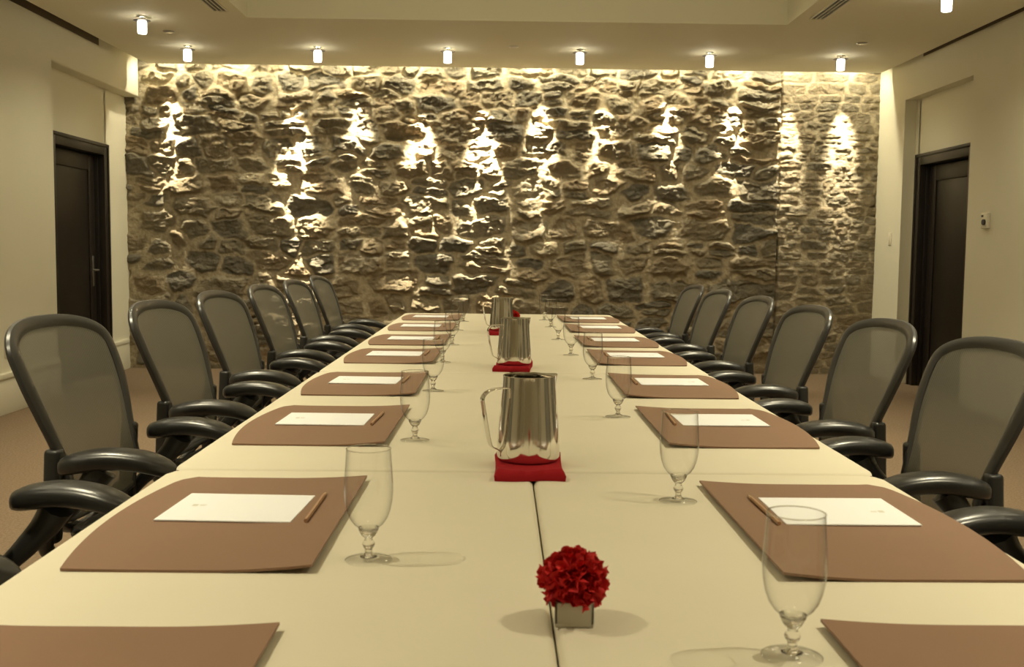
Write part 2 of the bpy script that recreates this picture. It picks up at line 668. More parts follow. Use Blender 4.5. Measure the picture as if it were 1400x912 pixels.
    co[:, 0] = X.ravel()
    co[:, 1] = (YB - np.clip(h, -0.06, 0.13)).ravel()
    co[:, 2] = Z.ravel()
    idx = np.arange(nz * nx).reshape(nz, nx)
    q = np.stack([idx[:-1, :-1], idx[:-1, 1:], idx[1:, 1:], idx[1:, :-1]], -1).reshape(-1, 4)
    # closed back so the wall has thickness
    base = len(co)
    bk = np.array([[x0, 11.0, z0], [xs[-1], 11.0, z0], [xs[-1], 11.0, zs[-1]], [x0, 11.0, zs[-1]]], np.float32)
    co = np.vstack([co, bk])
    me = bpy.data.meshes.new('wall_back')
    nf = len(q)
    me.vertices.add(len(co))
    me.vertices.foreach_set('co', co.ravel())
    me.loops.add(nf * 4 + 4)
    me.polygons.add(nf + 1)
    lv = np.concatenate([q.ravel(), [base + 1, base, base + 3, base + 2]]).astype(np.int32)
    me.loops.foreach_set('vertex_index', lv)
    me.polygons.foreach_set('loop_start', np.arange(0, nf * 4 + 4, 4, dtype=np.int32))
    me.update(calc_edges=True)
    for nm, v in (('tint', tintv), ('mortar', mortar)):
        a = me.attributes.new(nm, 'FLOAT', 'POINT')
        a.data.foreach_set('value', np.concatenate([v.ravel(), np.zeros(4)]).astype(np.float32))
    me.polygons.foreach_set('use_smooth', np.ones(nf + 1, bool))
    me.materials.append(M['stone'])
    o = bpy.data.objects.new('wall_back', me)
    COL.objects.link(o)
    return struct(o)


stone_wall()

# left wall with its door niche running to the stone
NL = XL - 0.14
b = NB()
box(b, -4.1, XL, Y0, 8.46, 0, TOP)
box(b, -4.1, XL, 8.46, 10.47, 2.665, TOP, 0.018, 3, sel=lambda c: c.x > -3.6 and c.z < TOP - 0.01 and (c.z < 2.7 or c.y > 10.4))
box(b, -4.1, NL, 8.40, 8.72, 0, 2.70)
box(b, -4.1, NL, 9.93, 10.62, 0, 2.70)
box(b, -4.1, NL, 8.70, 9.95, 2.13, 2.70)
struct(obj('wall_left', b, M['plaster']))
# right wall with a closed niche
NR = XR + 0.11
b = NB()
box(b, XR, 4.3, Y0, 8.434, 0, TOP)
box(b, XR, 4.3, 8.434, 9.838, 2.64, TOP)
box(b, XR, 4.3, 9.838, 10.62, 0, TOP)
box(b, NR, 4.3, 8.40, 8.60, 0, 3.0)
box(b, NR, 4.3, 9.74, 9.87, 0, 3.0)
box(b, NR, 4.3, 8.58, 9.76, 2.10, 3.0)
struct(obj('wall_right', b, M['plaster']))
b = NB()
box(b, -4.1, 4.3, Y0 - 0.2, Y0, 0, TOP)
struct(obj('wall_front', b, M['plaster'], smooth=False))
# ceiling: dropped panel with a raised tray, slots along the walls, deck above
cl, cr, ce = -3.39, 3.643, YE
tx0, tx1, ty1 = -1.935, 2.17, 8.15
b = NB()
box(b, cl, tx0, Y0, ce, CEIL, TOP)
box(b, tx1, cr, Y0, ce, CEIL, TOP)
box(b, tx0, tx1, ty1, ce, CEIL, TOP)
box(b, -4.1, 4.3, Y0 - 0.2, 11.0, TOP, TOP + 0.15)
struct(obj('ceiling', b, M['ceiling'], smooth=False))
# added dark strips: painted shade in the gaps between ceiling panel and side walls
for nm_, x0_, x1_ in (('shade_strip_1', XL - 0.01, XL + 0.004), ('shade_strip_2', XR - 0.004, XR + 0.01)):
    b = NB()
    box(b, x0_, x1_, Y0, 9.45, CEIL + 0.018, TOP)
    struct(obj(nm_, b, M['gap_shade'], smooth=False))
# baseboards on the left
b = NB()
def skirting(y0, y1, x):
    box(b, x - 0.01, x + 0.016, y0, y1, 0, 0.255, 0.003)
    box(b, x - 0.01, x + 0.026, y0, y1, 0.255, 0.298, 0.008, 3)
skirting(Y0, 8.47, XL)
skirting(9.97, 10.43, NL)
struct(obj('baseboard_left', b, M['base']))


def door(name, x, s, y0, y1, h):
    """s = +1: opens towards +x (left wall)"""
    root = bpy.data.objects.new(name, None)
    COL.objects.link(root)
    root.location = (x, (y0 + y1) / 2, 0)
    struct(root)
    w = (y1 - y0) / 2
    f = NB()
    for ss in (-1, 1):
        a, c = sorted((ss * w, ss * (w - 0.10)))
        box(f, -0.13, 0.018, a, c, 0, h, 0.004) if s > 0 else box(f, -0.018, 0.13, a, c, 0, h, 0.004)
        a, c = sorted((ss * (w - 0.002), ss * (w - 0.03)))
        box(f, *((0.0, 0.030) if s > 0 else (-0.030, 0.0)), a, c, 0, h, 0.004)
        a, c = sorted((ss * (w - 0.10), ss * (w - 0.118)))
        box(f, *((-0.13, -0.04) if s > 0 else (0.04, 0.13)), a, c, 0, h - 0.1, 0.003)
    box(f, *((-0.13, 0.018) if s > 0 else (-0.018, 0.13)), -w + 0.10, w - 0.10, h - 0.10, h, 0.004)
    box(f, *((0.0, 0.030) if s > 0 else (-0.030, 0.0)), -w, w, h - 0.028, h + 0.002, 0.004)
    obj('door_frame', f, M['wood'], root)
    lf = NB()
    X = (-0.125, -0.085) if s > 0 else (0.085, 0.125)
    iw = w - 0.118
    box(lf, *X, -iw, iw, 0.008, h - 0.105, 0.003)
    # raised stiles and rails round one long panel
    P = (-0.09, -0.072) if s > 0 else (0.072, 0.09)
    for yy0, yy1, zz0, zz1 in ((-iw, -iw + 0.13, 0.01, h - 0.11), (iw - 0.13, iw, 0.01, h - 0.11),
                               (-iw + .13, iw - .13, 0.01, 0.25), (-iw + .13, iw - .13, h - 0.25, h - 0.11)):
        box(lf, *P, yy0, yy1, zz0, zz1, 0.005)
    leaf = obj('door_leaf', lf, M['wood'], root)
    if s > 0:
        hb = NB()
        yy = iw - 0.07
        box(hb, -0.074, -0.066, yy - 0.016, yy + 0.016, 0.84, 1.12, 0.003)
        tube(hb, [(-0.068, yy, 0.99), (-0.02, yy, 0.99)], 0.009)
        tube(hb, spline([(-0.024, yy + 0.005, 0.99), (-0.018, yy - 0.02, 0.99), (-0.018, yy - 0.12, 0.987)], 5), 0.008)
        obj('door_handle', hb, M['brushed'], leaf, label='satin metal lever handle on a long plate')
    return root


door('door_1', NL, 1, 8.70, 9.965, 2.15)
door('door_2', NR, -1, 8.57, 9.767, 2.13)

# ------------------------------------------------------------------ ceiling fittings
def ceiling_lamp(x, y, label, first=None, power=LAMP_W):
    if first:
        return dup(first, (x, y, CEIL), 0, label)
    t = thing('ceiling_light', label, 'ceiling light', (x, y, CEIL), group='frosted ceiling lights')
    f = NB()
    lathe(f, [(0.0, 0.0), (0.030, 0.0), (0.030, -0.006), (0.010, -0.008), (0.010, -0.027)], 28, cap1=False)
    obj('canopy', f, M['brushed'], t)
    f = NB()
    lathe(f, [(0.0, -0.026), (0.058, -0.026), (0.066, -0.029), (0.058, -0.033), (0.0, -0.033)], 32)
    obj('reflector_ring', f, M['ring'], t, label='brushed metal ring')
    f = NB()
    lathe(f, [(0.0, -0.034), (0.032, -0.034), (0.034, -0.040), (0.034, -0.118), (0.030, -0.126), (0.0, -0.128)], 28)
    obj('glass_shade', f, M['glow'], t, label='glowing frosted glass cylinder')
    lamp('lamp_bulb', 'SPOT', (0, 0, -0.14), power, 0.03, cone=150, blend=1.0, parent=t)
    lamp('lamp_halo', 'POINT', (0, 0, -0.016), HALO_W, 0.012, parent=t)
    return t


back = [(-2.735, 9.33), (-1.60, 9.30), (-0.472, 9.26), (0.672, 9.245), (1.808, 9.30), (2.98, 9.38)]
pos = ['leftmost', 'second from left', 'third from left', 'third from right', 'second from right', 'rightmost']
L0 = None
for (x, y), p in zip(back, pos):
    lb = 'frosted ceiling light in the row along the stone wall, %s of six' % p
    t = ceiling_lamp(x, y, lb, L0, BACK_W)
    L0 = L0 or t
ceiling_lamp(-2.735, 8.17, 'frosted ceiling light in the upper left corner, off the stone wall row', L0)
ceiling_lamp(2.94, 7.08, 'frosted ceiling light at the upper right edge, cut off by the frame', L0)
for y in (7.03, 5.89, 4.75, 3.61, 2.47, 1.33, 0.19, -0.95):   # the rest of the two rows, outside the frame
    lamp('side_row_bulb', 'SPOT', (-2.735, y, CEIL - 0.14), LAMP_W, 0.03, cone=150, blend=1.0)
    lamp('side_row_bulb', 'SPOT', (2.94, y - 1.0, CEIL - 0.14), LAMP_W, 0.03, cone=150, blend=1.0)

f = NB()
lathe(f, [(0, 0), (0.045, 0), (0.045, -0.004), (0.036, -0.010), (0.02, -0.012), (0.0, -0.012)], 24)
sp = obj('sprinkler_cover', f, M['brushed'], loc=(-2.70, 8.70, CEIL))
tag(sp, 'small round sprinkler cover between the two lights in the left ceiling corner', 'sprinkler', 'ceiling sprinkler covers')
dup(sp, (0.095, 9.15, CEIL), 0, 'small round sprinkler cover near the middle of the ceiling edge')
dup(sp, (2.966, 8.80, CEIL), 0, 'small round sprinkler cover above the rightmost ceiling light')


def diffuser(x, y1, label):
    t = thing('air_diffuser', label, 'air vent', (x, y1 - 2.0, CEIL), group='linear ceiling diffusers')
    f = NB()
    for sx in (-0.055, 0.043):
        box(f, sx, sx + 0.012, -2, 2, -0.008, 0.0, 0.002)
    for yy in (-2, 1.988):
        box(f, -0.055, 0.055, yy, yy + 0.012, -0.008, 0.0, 0.002)
    obj('frame', f, M['base'], t)
    f = NB()
    box(f, -0.043, 0.043, -1.988, 1.988, -0.002, -0.0002)
    obj('slot', f, M['dark_plastic'], t, smooth=False, label='dark open slot')
    f = NB()
    for sx in (-0.018, 0.012):
        box(f, sx, sx + 0.006, -1.988, 1.988, -0.009, -0.002, 0.001)
    obj('vane', f, M['base'], t)


diffuser(-2.075, 7.93, 'linear ceiling air diffuser on the left, beside the raised tray')
diffuser(2.33, 7.93, 'linear ceiling air diffuser on the right, beside the raised tray')


# wall plates
def plate(name, x, s, y, z, label, cat, kind):
    t = thing(name, label, cat, (x, y, z))
    f = NB()
    box(f, *sorted((0, s * 0.007)), -0.037, 0.037, -0.06, 0.06, 0.003)
    obj('cover_plate', f, M['plate'], t)
    f = NB()
    if kind == 'switch':
        box(f, *sorted((s * 0.006, s * 0.011)), -0.017, 0.017, -0.034, 0.034, 0.002)
        obj('rocker', f, M['plate'], t)
    else:
        for zz in (-0.021, 0.021):
            f = NB()
            box(f, *sorted((s * 0.006, s * 0.009)), -0.017, 0.017, zz - 0.014, zz + 0.014, 0.004)
            obj('socket', f, M['plate'], t)
    return t


plate('power_outlet', XL, 1, 7.58, 0.465, 'cream power outlet plate low on the left wall', 'power outlet', 'outlet')
plate('light_switch', XR, -1, 10.086, 1.36, 'cream light switch plate on the right wall beside the stone', 'light switch', 'switch')
t = thing('thermostat', 'small cream thermostat with dark dial on the right wall', 'thermostat', (XR, 8.08, 1.48))
f = NB()
box(f, -0.028, 0, -0.05, 0.05, -0.06, 0.06, 0.006)
obj('housing', f, M['plate'], t)
f = NB()
box(f, -0.031, -0.026, 0.008, 0.04, 0.028, 0.045, 0.001)
obj('display', f, M['dark_plastic'], t)
f = NB()
for k in range(1):
    lathe(f, [(0, 0), (0.024, 0), (0.022, 0.016), (0, 0.016)], 20)
    bmesh.ops.rotate(f, verts=f.verts, cent=(0, 0, 0), matrix=Matrix.Rotation(-PI / 2, 3, 'Y'))
    bmesh.ops.translate(f, verts=f.verts, vec=(-0.026, -0.012, -0.012))
obj('dial', f, M['dark_plastic'], t)

# ------------------------------------------------------------------ tables
TT = 0.745
TXL, TXR = -0.702, 0.822
rows = [(0.42, 2.222, 0.073), (2.228, 4.035, 0.056), (4.041, 5.765, 0.058), (5.771, 7.76, 0.058)]


def table(x0, x1, y0, y1, label, seed, outer):
    cx, cy = (x0 + x1) / 2, (y0 + y1) / 2
    t = thing('conference_table', label, 'table', (cx, cy, 0), group='cloth covered table sections')
    hx, hy = (x1 - x0) / 2 - 0.0012, (y1 - y0) / 2
    f = NB()
    box(f, -hx + 0.006, hx - 0.006, -hy + 0.006, hy - 0.006, TT - 0.034, TT - 0.006, 0.006)
    obj('tabletop', f, M['ply'], t)
    for sx in (-1, 1):
        for sy in (-1, 1):
            f = NB()
            tube(f, [(sx * (hx - 0.12), sy * (hy - 0.15), 0.0), (sx * (hx - 0.12), sy * (hy - 0.15), TT - 0.034)], 0.016)
            obj('leg', f, M['legtop'], t)
    # fitted cloth: a top that rolls over rounded edges into a short skirt
    f = NB()
    r_ = random.Random(seed)
    NXc, NYc = 22, 48
    prof = [(0.0, 0.0)]                       # inset distance, drop
    rad = 0.012
    ringdefs = []
    for k in range(6):
        a = k / 5 * PI / 2
        ringdefs.append((rad * (1 - math.sin(a)), rad * (1 - math.cos(a))))
    for dz in (0.04, 0.09, 0.14, 0.20):
        ringdefs.append((0.0, dz))
    # perimeter points
    per = []
    for i in range(NXc):
        per.append((-1 + 2 * i / NXc, -1))
    for i in range(NYc):
        per.append((1, -1 + 2 * i / NYc))
    for i in range(NXc):
        per.append((1 - 2 * i / NXc, 1))
    for i in range(NYc):
        per.append((-1, 1 - 2 * i / NYc))
    cr_ = 0.034
    def point(px, py, inset):
        X, Y = px * (hx - inset), py * (hy - inset)
        # round the corners slightly
        ax, ay = hx - inset - cr_, hy - inset - cr_
        if abs(X) > ax and abs(Y) > ay:
            v = Vector((abs(X) - ax, abs(Y) - ay))
            v = v.normalized() * cr_ if v.length > cr_ else v
            X, Y = math.copysign(ax + v.x, X), math.copysign(ay + v.y, Y)
        return X, Y
    rings = []
    for inset, drop in ringdefs:
        ring = []
        for (px, py) in per:
            X, Y = point(px, py, inset)
            if drop > 0.03:
                wv = 0.004 * math.sin(Y * 9 + seed) * (drop / 0.2)
                if abs(px) == 1 and outer == (1 if px > 0 else -1):
                    X += math.copysign(0.004 + wv, px)
            ring.append(f.verts.new((X, Y, TT - drop)))
        rings.append(ring)
    n = len(per)
    for a, c in zip(rings, rings[1:]):
        for k in range(n):
            f.faces.new((a[k], a[(k + 1) % n], c[(k + 1) % n], c[k]))
    f.faces.new(rings[0])
    obj('tablecloth', f, M['cloth'], t, angle=60)
    return t


for i, (y0, y1, sx) in enumerate(rows):
    nm = ['nearest the camera', 'second from the camera', 'third from the camera', 'farthest, by the stone wall'][i]
    table(TXL, sx, y0, y1, 'cream cloth table section in the left column, %s' % nm, i, -1)
    table(sx, TXR, y0, y1, 'cream cloth table section in the right column, %s' % nm, i + 5, 1)

# ------------------------------------------------------------------ desk pads, paper, pencils
def make_pad(s):
    """s=-1 left side: bowed outer edge towards -x, inner edge curling up"""
    bm = NB()
    NX, NY = 20, 24
    W_, H_ = 0.183, 0.310
    th = 0.004
    top, bot = [], []
    for j in range(NY + 1):
        v = -1 + 2 * j / NY
        rt, rb = [], []
        for i in range(NX + 1):
            uu = -1 + 2 * i / NX
            bow = 0.034 * (1 - v * v)
            xin, xout = W_, -W_ - bow
            x = xout + (xin - xout) * (uu + 1) / 2
            y = v * H_
            # soften outer corners
            k = max(0.0, (v - 0.86) / 0.14) ** 2 * max(0.0, (-uu - 0.8) / 0.2)
            x += 0.022 * k
            cu = max(0.0, (uu - 0.1) / 0.9)
            z = 0.010 * cu ** 2 * (0.85 - 0.15 * v)
            z += 0.004 * max(0, -uu - 0.5) ** 2
            rt.append(bm.verts.new((-s * x, y, z + th)))
            rb.append(bm.verts.new((-s * x, y, z)))
        top.append(rt)
        bot.append(rb)
    for j in range(NY):
        for i in range(NX):
            bm.faces.new((top[j][i], top[j][i + 1], top[j + 1][i + 1], top[j + 1][i]))
            bm.faces.new((bot[j][i], bot[j + 1][i], bot[j + 1][i + 1], bot[j][i + 1]))
    for j in range(NY):
        bm.faces.new((top[j][0], top[j + 1][0], bot[j + 1][0], bot[j][0]))
        bm.faces.new((top[j][NX], bot[j][NX], bot[j + 1][NX], top[j + 1][NX]))
    for i in range(NX):
        bm.faces.new((top[0][i], bot[0][i], bot[0][i + 1], top[0][i + 1]))
        bm.faces.new((top[NY][i], top[NY][i + 1], bot[NY][i + 1], bot[NY][i]))
    return bm


def make_paper(label):
    t = thing('notepad', label, 'paper', group='white notepads on the desk pads')
    f = NB()
    box(f, -0.118, 0.118, -0.097, 0.097, 0.0, 0.0028, 0.0006, 1)
    obj('sheets', f, M['paper'], t)
    f = NB()      # small printed emblem near the top edge of the sheet
    lx, ly = -0.073, 0.006
    for (x0, x1, y0, y1) in ((-0.012, -0.002, -0.007, 0.007), (0.001, 0.013, 0.002, 0.005), (0.001, 0.011, -0.003, -0.0005)):
        box(f, lx + x0, lx + x1, ly + y0, ly + y1, 0.0028, 0.00295)
    obj('emblem', f, M['logo'], t, smooth=False, label='small grey printed emblem')
    return t


def make_pencil(label):
    t = thing('pencil', label, 'pencil', group='pencils on the desk pads')
    f = NB()
    secs = [((0, y, 0.0037), (1, 0, 0), (0, 0, 1), 0.0037, 0.0037) for y in (-0.108, 0.075)]
    sweep(f, secs, 6)
    obj('barrel', f, M['pencil'], t, angle=20)
    f = NB()
    tube(f, [(0, 0.075, 0.0037), (0, 0.097, 0.0037)], [0.0034, 0.0014], 10)
    obj('sharpened_end', f, M['pencil_wood'], t, label='bare wood cone')
    f = NB()
    tube(f, [(0, 0.097, 0.0037), (0, 0.104, 0.0037)], [0.0013, 0.0003], 8)
    obj('point', f, M['graphite'], t, label='dark graphite point')
    return t


padL = [0.655, 1.505, 2.495, 3.355, 4.31, 5.134, 6.04, 6.93]
padR = [0.680, 1.485, 2.510, 3.360, 4.32, 5.128, 6.03, 6.87]
src = {}
paper0 = pencil0 = None
for s, ys, xc, side in ((-1, padL, -0.452, 'left'), (1, padR, 0.595, 'right')):
    for i, y in enumerate(ys):
        yc = y + 0.309
        where = ('cut off at the bottom %s of the photo' % side) if i == 0 else \
                ('%s whole one from the camera, %s side' % (['', 'first', 'second', 'third', 'fourth', 'fifth', 'sixth', 'seventh'][i], side)
                 if i < 7 else 'farthest from the camera, %s side' % side)
        lb = 'brown leather desk pad, ' + where
        rz = 0 if i in (0,) else random.uniform(-0.012, 0.012)
        if s not in src:
            o = obj('desk_pad', make_pad(s), M['pad'], angle=50)
            tag(o, lb, 'desk pad', 'brown desk pads on the table')
            o.location = (xc, yc, TT + 0.0003)
            src[s] = o
        else:
            o = dup(src[s], (xc, yc, TT + 0.0003), rz, lb)
        if i == 0:
            continue                                    # its papers lie below the frame
        onpad = 'on the %s desk pad from the camera, %s side' % (['', 'first whole', 'second whole', 'third whole', 'fourth whole', 'fifth whole', 'sixth whole', 'farthest'][i], side)
        px = -0.467 if s < 0 else 0.616
        py = y + (0.362 if s < 0 else 0.39)
        lb = 'white notepad ' + onpad
        rzp = (-0.03 if s < 0 else PI + 0.02) + random.uniform(-0.02, 0.02)
        jx = random.uniform(-0.012, 0.008)
        zt = TT + 0.0052
        if i == 1:
            jx = 0
        if paper0 is None:
            paper0 = make_paper(lb)
            paper0.location = (px, py, zt)
            paper0.rotation_euler = (0, 0, rzp)
        else:
            dup(paper0, (px + jx, py, zt), rzp, lb)
        lb = 'copper coloured pencil ' + onpad
        qx = (-0.326 if s < 0 else 0.481) + jx
        qz = TT + 0.0115 if s < 0 else TT + 0.0105
        qz = TT + 0.0003 + 0.004 + 0.010 * max(0.0, ((abs(qx - xc) / 0.19) - 0.1) / 0.9) ** 2 * 0.95 + 0.0002
        qr = random.uniform(-0.05, 0.05) if i > 1 else (0.0 if s < 0 else 0.02)
        if pencil0 is None:
            pencil0 = make_pencil(lb)
            pencil0.location = (qx, py, qz)
            pencil0.rotation_euler = (0, 0, qr)
        else:
            dup(pencil0, (qx, py, qz), qr, lb)


# ------------------------------------------------------------------ glasses
def make_glass(label):
    t = thing('water_goblet', label, 'glass', group='empty water goblets')
    f = NB()
    bowl = [(0.0, 0.0475), (0.008, 0.048), (0.016, 0.0515), (0.023, 0.058), (0.0290, 0.067), (0.0333, 0.079), (0.0360, 0.093),
            (0.0371, 0.108), (0.0368, 0.122), (0.0357, 0.140), (0.0345, 0.156), (0.0335, 0.1725)]
    lathe(f, bowl, 48)
    obj('bowl', f, M['glass'], t, angle=80)
    f = NB()
    pts = [(0.0335 + 0.0006 * math.cos(k * PI / 3), 0.1728 + 0.0007 * math.sin(k * PI / 3)) for k in range(7)]
    lathe(f, pts, 48)
    obj('rim', f, M['stem'], t, angle=80)
    f = NB()
    lathe(f, [(0.0, 0.0500), (0.010, 0.0502), (0.0160, 0.0518), (0.0150, 0.0480), (0.0110, 0.040), (0.0065, 0.036), (0.0060, 0.033), (0.0085, 0.0295),
              (0.0095, 0.026), (0.0085, 0.0225), (0.0058, 0.019), (0.0054, 0.014), (0.0075, 0.0095), (0.0130, 0.0068), (0.0, 0.0055)], 28)
    obj('stem', f, M['stem'], t, angle=80)
    f = NB()
    lathe(f, [(0.008, 0.0066), (0.014, 0.0055), (0.024, 0.0038), (0.0340, 0.0027), (0.0360, 0.0018), (0.0350, 0.0006)], 48)
    obj('foot', f, M['foot'], t, angle=80)
    return t


gl0 = None
gL = [(-.196, 1.572), (-.207, 2.58), (-.22, 3.49), (-.238, 4.38), (-.234, 5.19), (-.246, 6.13), (-.236, 6.88)]
gR = [(.348, 1.20), (.343, 1.965), (.341, 2.975), (.345, 3.855), (.325, 4.74), (.312, 5.55), (.315, 6.46), (.302, 7.10)]
for lst, side in ((gL, 'left'), (gR, 'right')):
    for i, (x, y) in enumerate(lst):
        n = len(lst)
        w = 'nearest the camera' if i == 0 else ('farthest from the camera' if i == n - 1 else '%s from the camera' % ORD[i])
        lb = 'empty stemmed water goblet in the %s row, %s' % (side, w)
        if gl0 is None:
            gl0 = make_glass(lb)
            gl0.location = (x, y, TT)
        else:
            dup(gl0, (x, y, TT), random.uniform(0, 6), lb)


# ------------------------------------------------------------------ pitchers on napkins
def make_napkin():
    bm = NB()
    n = 22
    hx, hy = 0.074, 0.105
    T_, B_ = [], []
    for j in range(n + 1):
        v = -1 + 2 * j / n
        a, c = [], []
        for i in range(n + 1):
            uu = -1 + 2 * i / n
            # pressed flat under the pitcher, plump at the edges, corners lifting
            rr = math.hypot(uu * hx, v * hy - 0.005)
            press = min(1.0, max(0.0, (rr - 0.073) / 0.03))
            edge = max(abs(uu), abs(v))
            z = 0.0135 + 0.010 * press
            z += 0.020 * max(0, (uu + v - 1.35) / 0.65) + 0.008 * max(0, (-uu + v - 1.4) / 0.6)
            z -= 0.004 * max(0, (-v - 0.6) / 0.4) * (1 - abs(uu))
            z = z * (1 - 0.5 * max(0, (edge - 0.93) / 0.07) ** 2)
            x = uu * hx * (1 - 0.03 * (1 - v * v))
            y = v * hy + 0.005 * math.sin(uu * 3.0) * max(0, -v)
            a.append(bm.verts.new((x, y, z)))
            c.append(bm.verts.new((x * 0.985, y * 0.985, 0.0002)))
        T_.append(a)
        B_.append(c)
    for j in range(n):
        for i in range(n):
            bm.faces.new((T_[j][i], T_[j][i + 1], T_[j + 1][i + 1], T_[j + 1][i]))
            bm.faces.new((B_[j][i], B_[j + 1][i], B_[j + 1][i + 1], B_[j][i + 1]))
    per = [(0, i) for i in range(n)] + [(j, n) for j in range(n)] + [(n, n - i) for i in range(n)] + [(n - j, 0) for j in range(n)]
    for k in range(len(per)):
        p, q = per[k], per[(k + 1) % len(per)]
        bm.faces.new((T_[p[0]][p[1]], B_[p[0]][p[1]], B_[q[0]][q[1]], T_[q[0]][q[1]]))
    return bm


def make_pitcher(label):
    t = thing('water_pitcher', label, 'pitcher', group='steel water pitchers')
    f = NB()
    prof = [(0.0, 0.0), (0.060, 0.0), (0.0665, 0.003), (0.0692, 0.010), (0.0695, 0.020), (0.0683, 0.045), (0.0658, 0.075), (0.0630, 0.105),
            (0.0604, 0.135), (0.0585, 0.160), (0.0577, 0.178), (0.0577, 0.186), (0.0560, 0.187), (0.0556, 0.184), (0.0562, 0.160),
            (0.0600, 0.105), (0.0655, 0.045), (0.0655, 0.012), (0.060, 0.004), (0.0, 0.004)]
    lathe(f, prof, 64)
    for v in f.verts:           # pouring lip, towards +x
        if v.co.z > 0.12 and math.hypot(v.co.x, v.co.y) > 0.03:
            ang = math.atan2(v.co.y, v.co.x)
            k = math.exp(-(ang / 0.28) ** 2) * ((v.co.z - 0.12) / 0.067) ** 2
            v.co.x += 0.012 * k
            v.co.z += 0.001 * k
    obj('body', f, M['chrome'], t, angle=50)
    f = NB()                    # ice guard across the spout side
    n = 16
    a0 = 0.95
    pts = [(0.0567 * math.cos(-a0 + 2 * a0 * k / n), 0.0567 * math.sin(-a0 + 2 * a0 * k / n)) for k in range(n + 1)]
    top = [f.verts.new((x, y, 0.1835)) for x, y in pts]
    bot = [f.verts.new((x, y, 0.1820)) for x, y in pts]
    f.faces.new(top)
    f.faces.new(list(reversed(bot)))
    for k in range(n + 1):
        k2 = (k + 1) % (n + 1)
        f.faces.new((top[k], bot[k], bot[k2], top[k2]))
    obj('ice_guard', f, M['chrome'], t, angle=30)
    f = NB()                    # flat strap handle, towards -x
    path = spline([(-0.052, 0, 0.161), (-0.075, 0, 0.1605), (-0.097, 0, 0.156), (-0.110, 0, 0.143), (-0.109, 0, 0.125), (-0.101, 0, 0.08),
                   (-0.0935, 0, 0.045), (-0.088, 0, 0.034), (-0.078, 0, 0.029), (-0.070, 0, 0.022), (-0.0695, 0, 0.012)], 6)
    secs = []
    for i, p in enumerate(path):
        tt = (path[min(i + 1, len(path) - 1)] - path[max(i - 1, 0)]).normalized()
        nrm = tt.cross(Vector((0, 1, 0))).normalized()
        q = i / (len(path) - 1)
        wdt = 0.010 if q < 0.75 else 0.010 - 0.004 * (q - 0.75) / 0.25
        secs.append((p, (0, 1, 0), nrm, wdt, 0.0016))
    sweep(f, secs, 12, power=4)
    obj('handle', f, M['chrome'], t, angle=50)
    return t


nap0 = pit0 = None
for i, (x, y, ny) in enumerate(((0.066, 2.292, 2.232), (0.060, 4.222, 4.165), (0.012, 5.99, 5.90))):
    w = ['nearest', 'middle', 'farthest'][i]
    lb = 'folded red napkin under the %s steel pitcher' % w
    yn = ny
    if nap0 is None:
        nap0 = obj('folded_napkin', make_napkin(), M['red'], angle=60)
        tag(nap0, lb, 'napkin', 'folded red napkins')
        nap0.location = (0.066, yn, TT)
    else:
        dup(nap0, (x - 0.005, yn, TT), -0.08 if i == 1 else 0.05, lb)
    lb = 'polished steel water pitcher on a red napkin, %s of the three' % w
    z = TT + 0.0137
    if pit0 is None:
        pit0 = make_pitcher(lb)
        pit0.location = (x, y, z)
        pit0.rotation_euler = (0, 0, 0.42)
    else:
        dup(pit0, (x, y, z), 0.30, lb)


# ------------------------------------------------------------------ carnations in small vases
def make_vase(label):
    t = thing('flower_vase', label, 'vase', group='small square vases')
    f = NB()
    w, h = 0.0245, 0.032
    box(f, -w, w, -w, w, 0.0, 0.006, 0.0015)
    for sx in (-1, 1):
        a, c = sorted((sx * w, sx * (w - 0.004)))
        box(f, a, c, -w, w, 0.004, h, 0.0012)
        box(f, -w, w, a, c, 0.004, h, 0.0012)
    obj('body', f, M['vase'], t)
    return t


def make_carnation(label, seed):
    t = thing('carnation', label, 'flower', group='red carnations')
    rr = random.Random(seed)
    f = NB()
    R_ = 0.0455
    for k in range(190):
        # direction over a ball, few petals pointing straight down
        zc = rr.uniform(-0.75, 1.0)
        ph = rr.uniform(0, 2 * PI)
        sc = math.sqrt(1 - zc * zc)
        dr = Vector((sc * math.cos(ph), sc * math.sin(ph), zc * 0.85))
        L_ = R_ * rr.uniform(0.80, 1.05)
        sd_ = dr.cross(Vector((rr.uniform(-1, 1), rr.uniform(-1, 1), rr.uniform(-1, 1)))).normalized()
        nr = dr.cross(sd_).normalized()
        nu, nv = 7, 4
        wide = rr.uniform(0.011, 0.018)
        curl = rr.uniform(-0.016, 0.016)
        ph2 = rr.uniform(0, 6)
        g = []
        for j in range(nv + 1):
            v = j / nv
            row_ = []
            for i in range(nu + 1):
                uu = -1 + 2 * i / nu
                w_ = wide * (0.12 + 0.88 * v ** 0.8)
                ln = L_ * (0.30 + 0.70 * v) * (1 - 0.10 * uu * uu * v)
                if j == nv:
                    ln += 0.0016 * (1 if i % 2 else -1)
                ruf = 0.0050 * v * v * math.sin(uu * 5.5 + ph2)
                row_.append(f.verts.new(dr * ln + sd_ * (uu * w_) + nr * (ruf + curl * v * v)))
            g.append(row_)
        for j in range(nv):
            for i in range(nu):
                f.faces.new((g[j][i], g[j][i + 1], g[j + 1][i + 1], g[j + 1][i]))
    me_o = obj('bloom', f, M['petal'], t, angle=180)
    me_o.location = (0, 0, 0.034)
    f = NB()
    tube(f, [(0, 0, -0.014), (0, 0, 0.0), (0, 0, 0.022)], [0.0022, 0.003, 0.008], 10)
    obj('stem', f, M['green'], t)
    return t


